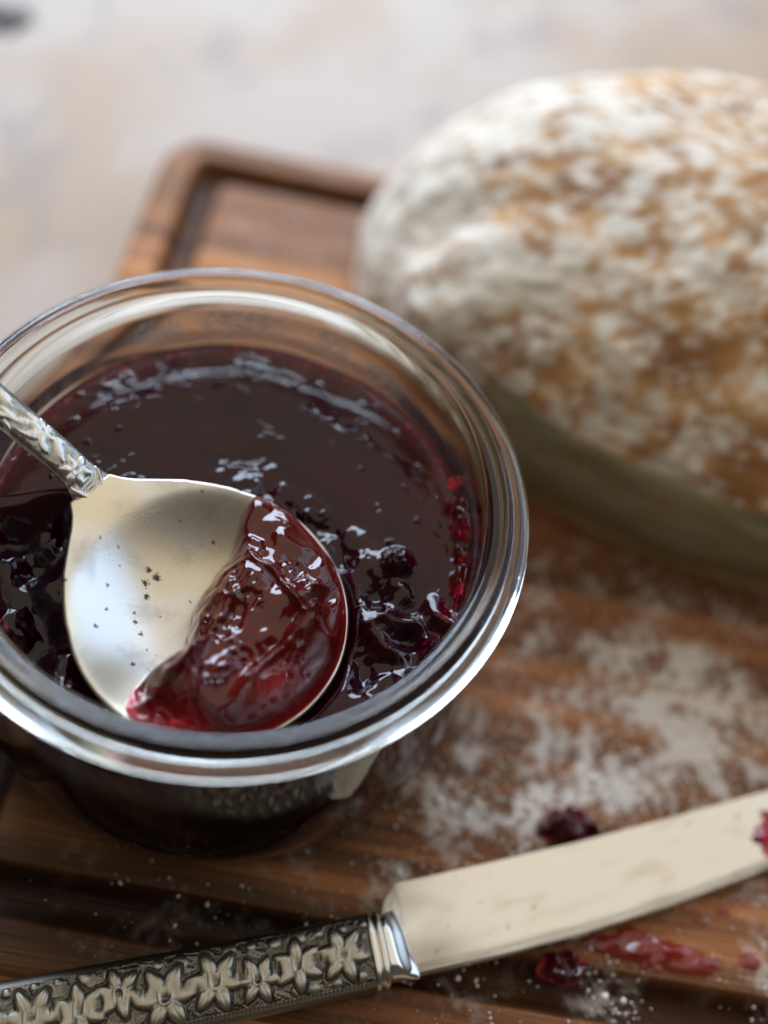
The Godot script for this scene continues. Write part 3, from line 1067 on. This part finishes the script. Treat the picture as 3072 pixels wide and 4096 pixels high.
		return Vector3(q.x, mid + wav + (th if v <= 0.5 else -th), q.y)
	var worn := func(u: float, v: float) -> Color:
		var c := Color(0.76, 0.755, 0.73)
		var n := noise_a.get_noise_2d(u * 14.0, v * 7.0)
		c = c.lerp(Color(0.55, 0.52, 0.46), sm(0.2, 1.1, n + 0.4 * noise_b.get_noise_2d(u * 7.0, v * 4.0)) * 0.5)
		c = c.lerp(Color(0.24, 0.24, 0.22), 0.75 * exp(-pow((u - 0.245) / 0.05, 2.0) - pow((v - 0.40) / 0.09, 2.0)))
		c = c.lerp(Color(0.45, 0.43, 0.38), 0.6 * exp(-pow((u - 0.22) / 0.07, 2.0)) * (0.6 + 0.4 * n))
		return c.lerp(Color(0.18, 0.17, 0.15), sm(0.80, 0.92, noise_b.get_noise_2d(u * 30.0, v * 14.0)) * 0.4)
	var bl := grid(180, 64, across, worn, func(u: float, v: float) -> Vector2: return Vector2(u * 1.5, v * 2.0))
	var bm := silver(0.17)
	var brushed := Image.create_from_data(512, 512, false, Image.FORMAT_L8, streaks(77, 0.35, 14, 512, 512, 3))
	bm.heightmap_enabled = true
	bm.heightmap_texture = as_texture(brushed)
	bm.heightmap_scale = 0.002
	put("blade", facing(bl), bm, knife, b)


# ---------------------------------------------------------------- jam spilt on the board and the blade
func spill(called: String, at: Vector2, r: Vector2, turn: float, high: float, floor_y: float, s: int, label: String, category: String, color: Color, deep: Color, rough := 0.5) -> void:
	var edge := func(phi: float) -> float:
		var p := phi - turn
		var e := r.x * r.y / sqrt(pow(r.y * cos(p), 2.0) + pow(r.x * sin(p), 2.0))
		return e * (1.0 + rough * 0.5 * noise_a.get_noise_2d(cos(phi) * 1.2 + s * 7.0, sin(phi) * 1.2) + rough * 0.12 * noise_b.get_noise_2d(cos(phi) * 4.0, sin(phi) * 4.0 + s))
	var thick := func(x: float, z: float, q: float) -> float:
		return maxf(0.08, high * pow(1.0 - pow(q, 2.6), 0.6) * (0.75 + 0.5 * noise_a.get_noise_2d(x * 0.22 + s, z * 0.22) + 0.2 * noise_b.get_noise_2d(x * 0.4, z * 0.4 + s)))
	var d := mound(at.x, at.y, edge,
		func(x: float, z: float, q: float, _p: float) -> float: return floor_y + thick.call(x, z, q),
		func(_x: float, _z: float) -> float: return floor_y - 0.12, 26, 80,
		func(u: float, v: float) -> Color:
			var q := pow(u, 0.8)
			var phi := fmod(v, 1.0) * TAU
			var p: Vector2 = at + Vector2(cos(phi), sin(phi)) * edge.call(phi) * q
			return color.lerp(deep, sm(0.1, 1.6, thick.call(p.x, p.y, q))))
	var o := put(called, d, jelly(0.07, 0.45 if high > 2.0 else 0.12), null, Vector3(at.x, floor_y, at.y))
	tag(o, label, category)


func make_spills() -> void:
	var red := Color(0.80, 0.10, 0.11)
	var deep := Color(0.09, 0.004, 0.010)
	spill("jam_drop", Vector2(68.0, 40.4), Vector2(6.4, 4.2), -0.1, 4.6, 0.0, 1, "dark glossy drop of jam on the board behind the knife blade", "jam", red, deep)
	spill("jam_drop", Vector2(62.8, 65.9), Vector2(4.8, 3.1), 0.0, 3.6, 0.0, 2, "dark round drop of jam on the board in front of the knife blade", "jam", red, deep, 0.3)
	spill("jam_smear", Vector2(80.5, 63.6), Vector2(12.5, 3.4), 0.28, 1.5, 0.0, 3, "long thin red smear of jam on the board below the blade", "jam", Color(0.93, 0.24, 0.17), Color(0.70, 0.05, 0.05), 0.7)
	spill("jam_smear", Vector2(69.0, 61.6), Vector2(3.2, 1.0), -0.2, 0.5, 0.0, 4, "faint pink streak of jam joining the round drop to the long smear", "jam", Color(0.85, 0.22, 0.18), Color(0.66, 0.06, 0.06), 0.7)
	spill("jam_fleck", Vector2(99.6, 66.0), Vector2(2.2, 1.6), 0.0, 0.6, 0.0, 5, "small red fleck of jam on the board beyond the long smear's end", "jam", Color(0.85, 0.2, 0.2), deep, 0.6)
	spill("jam_fleck", Vector2(96.5, 56.8), Vector2(1.5, 0.9), 0.2, 0.5, 0.0, 6, "small red fleck of jam on the board close under the blade, the right one", "jam", Color(0.85, 0.2, 0.2), deep, 0.6)
	spill("jam_fleck", Vector2(91.5, 58.6), Vector2(1.2, 0.8), 0.2, 0.4, 0.0, 7, "tiny red fleck of jam on the board close under the blade, the left one", "jam", Color(0.85, 0.2, 0.2), deep, 0.6)
	spill("jam_smear", Vector2(112.0, 42.8), Vector2(8.4, 5.4), -0.3, 1.7, 2.72, 8, "red jam smeared across the knife blade near its tip", "jam", Color(0.82, 0.10, 0.14), Color(0.42, 0.015, 0.04), 0.7)


# ---------------------------------------------------------------- flour
func make_flour() -> void:
	var white := paint(Color(0.80, 0.78, 0.74), 0.95, 0.0, true)
	var grain := SphereMesh.new()
	grain.radius = 0.5 * K
	grain.height = 0.8 * K
	grain.radial_segments = 7
	grain.rings = 4
	grain.material = white
	var spots := []
	var tries := 0
	while spots.size() < 7000 and tries < 400000:
		tries += 1
		var x := rng.randf_range(-45.0, 135.0)
		var z := rng.randf_range(-140.0, 82.0)
		var n := 0.5 + 0.6 * noise_b.get_noise_2d(x * 0.2, z * 0.2)
		if rng.randf() > flour_at(x, z) * n * 1.3 or Vector2(x, z).length() < 40.0:
			continue
		spots.append(Vector2(x, z))
	var mm := MultiMesh.new()
	mm.transform_format = MultiMesh.TRANSFORM_3D
	mm.use_colors = true
	mm.mesh = grain
	mm.instance_count = spots.size()
	for k in spots.size():
		var s := 0.18 + 0.6 * pow(rng.randf(), 4.0)
		var bs := Basis.from_euler(Vector3(rng.randf() * 6, rng.randf() * 6, rng.randf() * 6)) * Basis.from_scale(Vector3(s * rng.randf_range(0.7, 1.5), s * 0.8, s))
		mm.set_instance_transform(k, Transform3D(bs, Vector3(spots[k].x, 0.2 * s, spots[k].y) * K))
		var t := rng.randf()
		mm.set_instance_color(k, Color(1, 1, 1).lerp(Color(0.95, 0.83, 0.62), t * t * 0.8))
	var o := MultiMeshInstance3D.new()
	o.name = "flour_dust"
	o.multimesh = mm
	tag(o, "white flour grains scattered over the board round the jar and knife", "flour", "", "stuff")
	add_child(o)
	# the larger lumps, each a thing
	var first: MeshInstance3D
	var lumps := [[42.0, 34.6, 1.8, "largest white clump of flour beside the lower right side of the jar"], [44.6, 35.8, 1.2, "smaller flour clump touching the right of the largest clump beside the jar"], [42.6, 38.0, 1.0, "small flour clump just in front of the largest clump beside the jar"], [60.0, 36.4, 1.3, "flour clump at the left of the dark jam drop behind the blade"], [74.6, 30.5, 1.4, "flour clump at the right behind the dark jam drop, away from the blade"], [106.0, 21.5, 1.9, "round flour clump near the right edge of the photo, above the knife tip"], [85.0, 25.0, 1.2, "lone flour clump between the knife blade and the thick streak of flour"], [33.3, 48.4, 1.5, "flour clump lying at the heel corner of the knife blade"], [94.5, 9.0, 1.4, "flour clump at the far end of the thick flour streak beyond the jar"], [100.5, 15.5, 1.7, "flour clump at the near end of the thick flour streak beyond the jar"], [70.0, 71.2, 1.4, "larger of two flour clumps in front of the round jam drop"], [73.4, 72.0, 1.1, "smaller of two flour clumps in front of the round jam drop"], [43.0, 67.2, 0.9, "small flour clump on the board just below the heel of the blade"], [12.7, -128.0, 1.3, "single pale flour clump on the far end of the board behind the jar"]]
	for q in lumps:
		var p := Vector3(q[0], 0, q[1])
		var c: MeshInstance3D
		if first == null:
			var d := grid(10, 16, func(u: float, v: float) -> Vector3:
				var th := u * PI
				var ph := fmod(v, 1.0) * TAU
				var n := Vector3(sin(th) * cos(ph), cos(th), sin(th) * sin(ph))
				return n * (0.5 + 0.16 * noise_a.get_noise_3dv(n * 1.7) + 0.10 * noise_b.get_noise_3dv(n * 4.0)) * Vector3(1, 0.75, 0.9) + Vector3(0, 0.3, 0))
			first = put("flour_lump", facing(d), paint(Color(0.74, 0.71, 0.66), 0.95), null, Vector3.ZERO)
			c = first
		else:
			c = first.duplicate()
			c.name = "flour_lump"
			add_child(c, true)
		c.position = p * K
		c.rotation.y = rng.randf() * TAU
		c.scale = Vector3.ONE * q[2] * 1.1
		tag(c, q[3], "flour", "clumps of flour on the board")
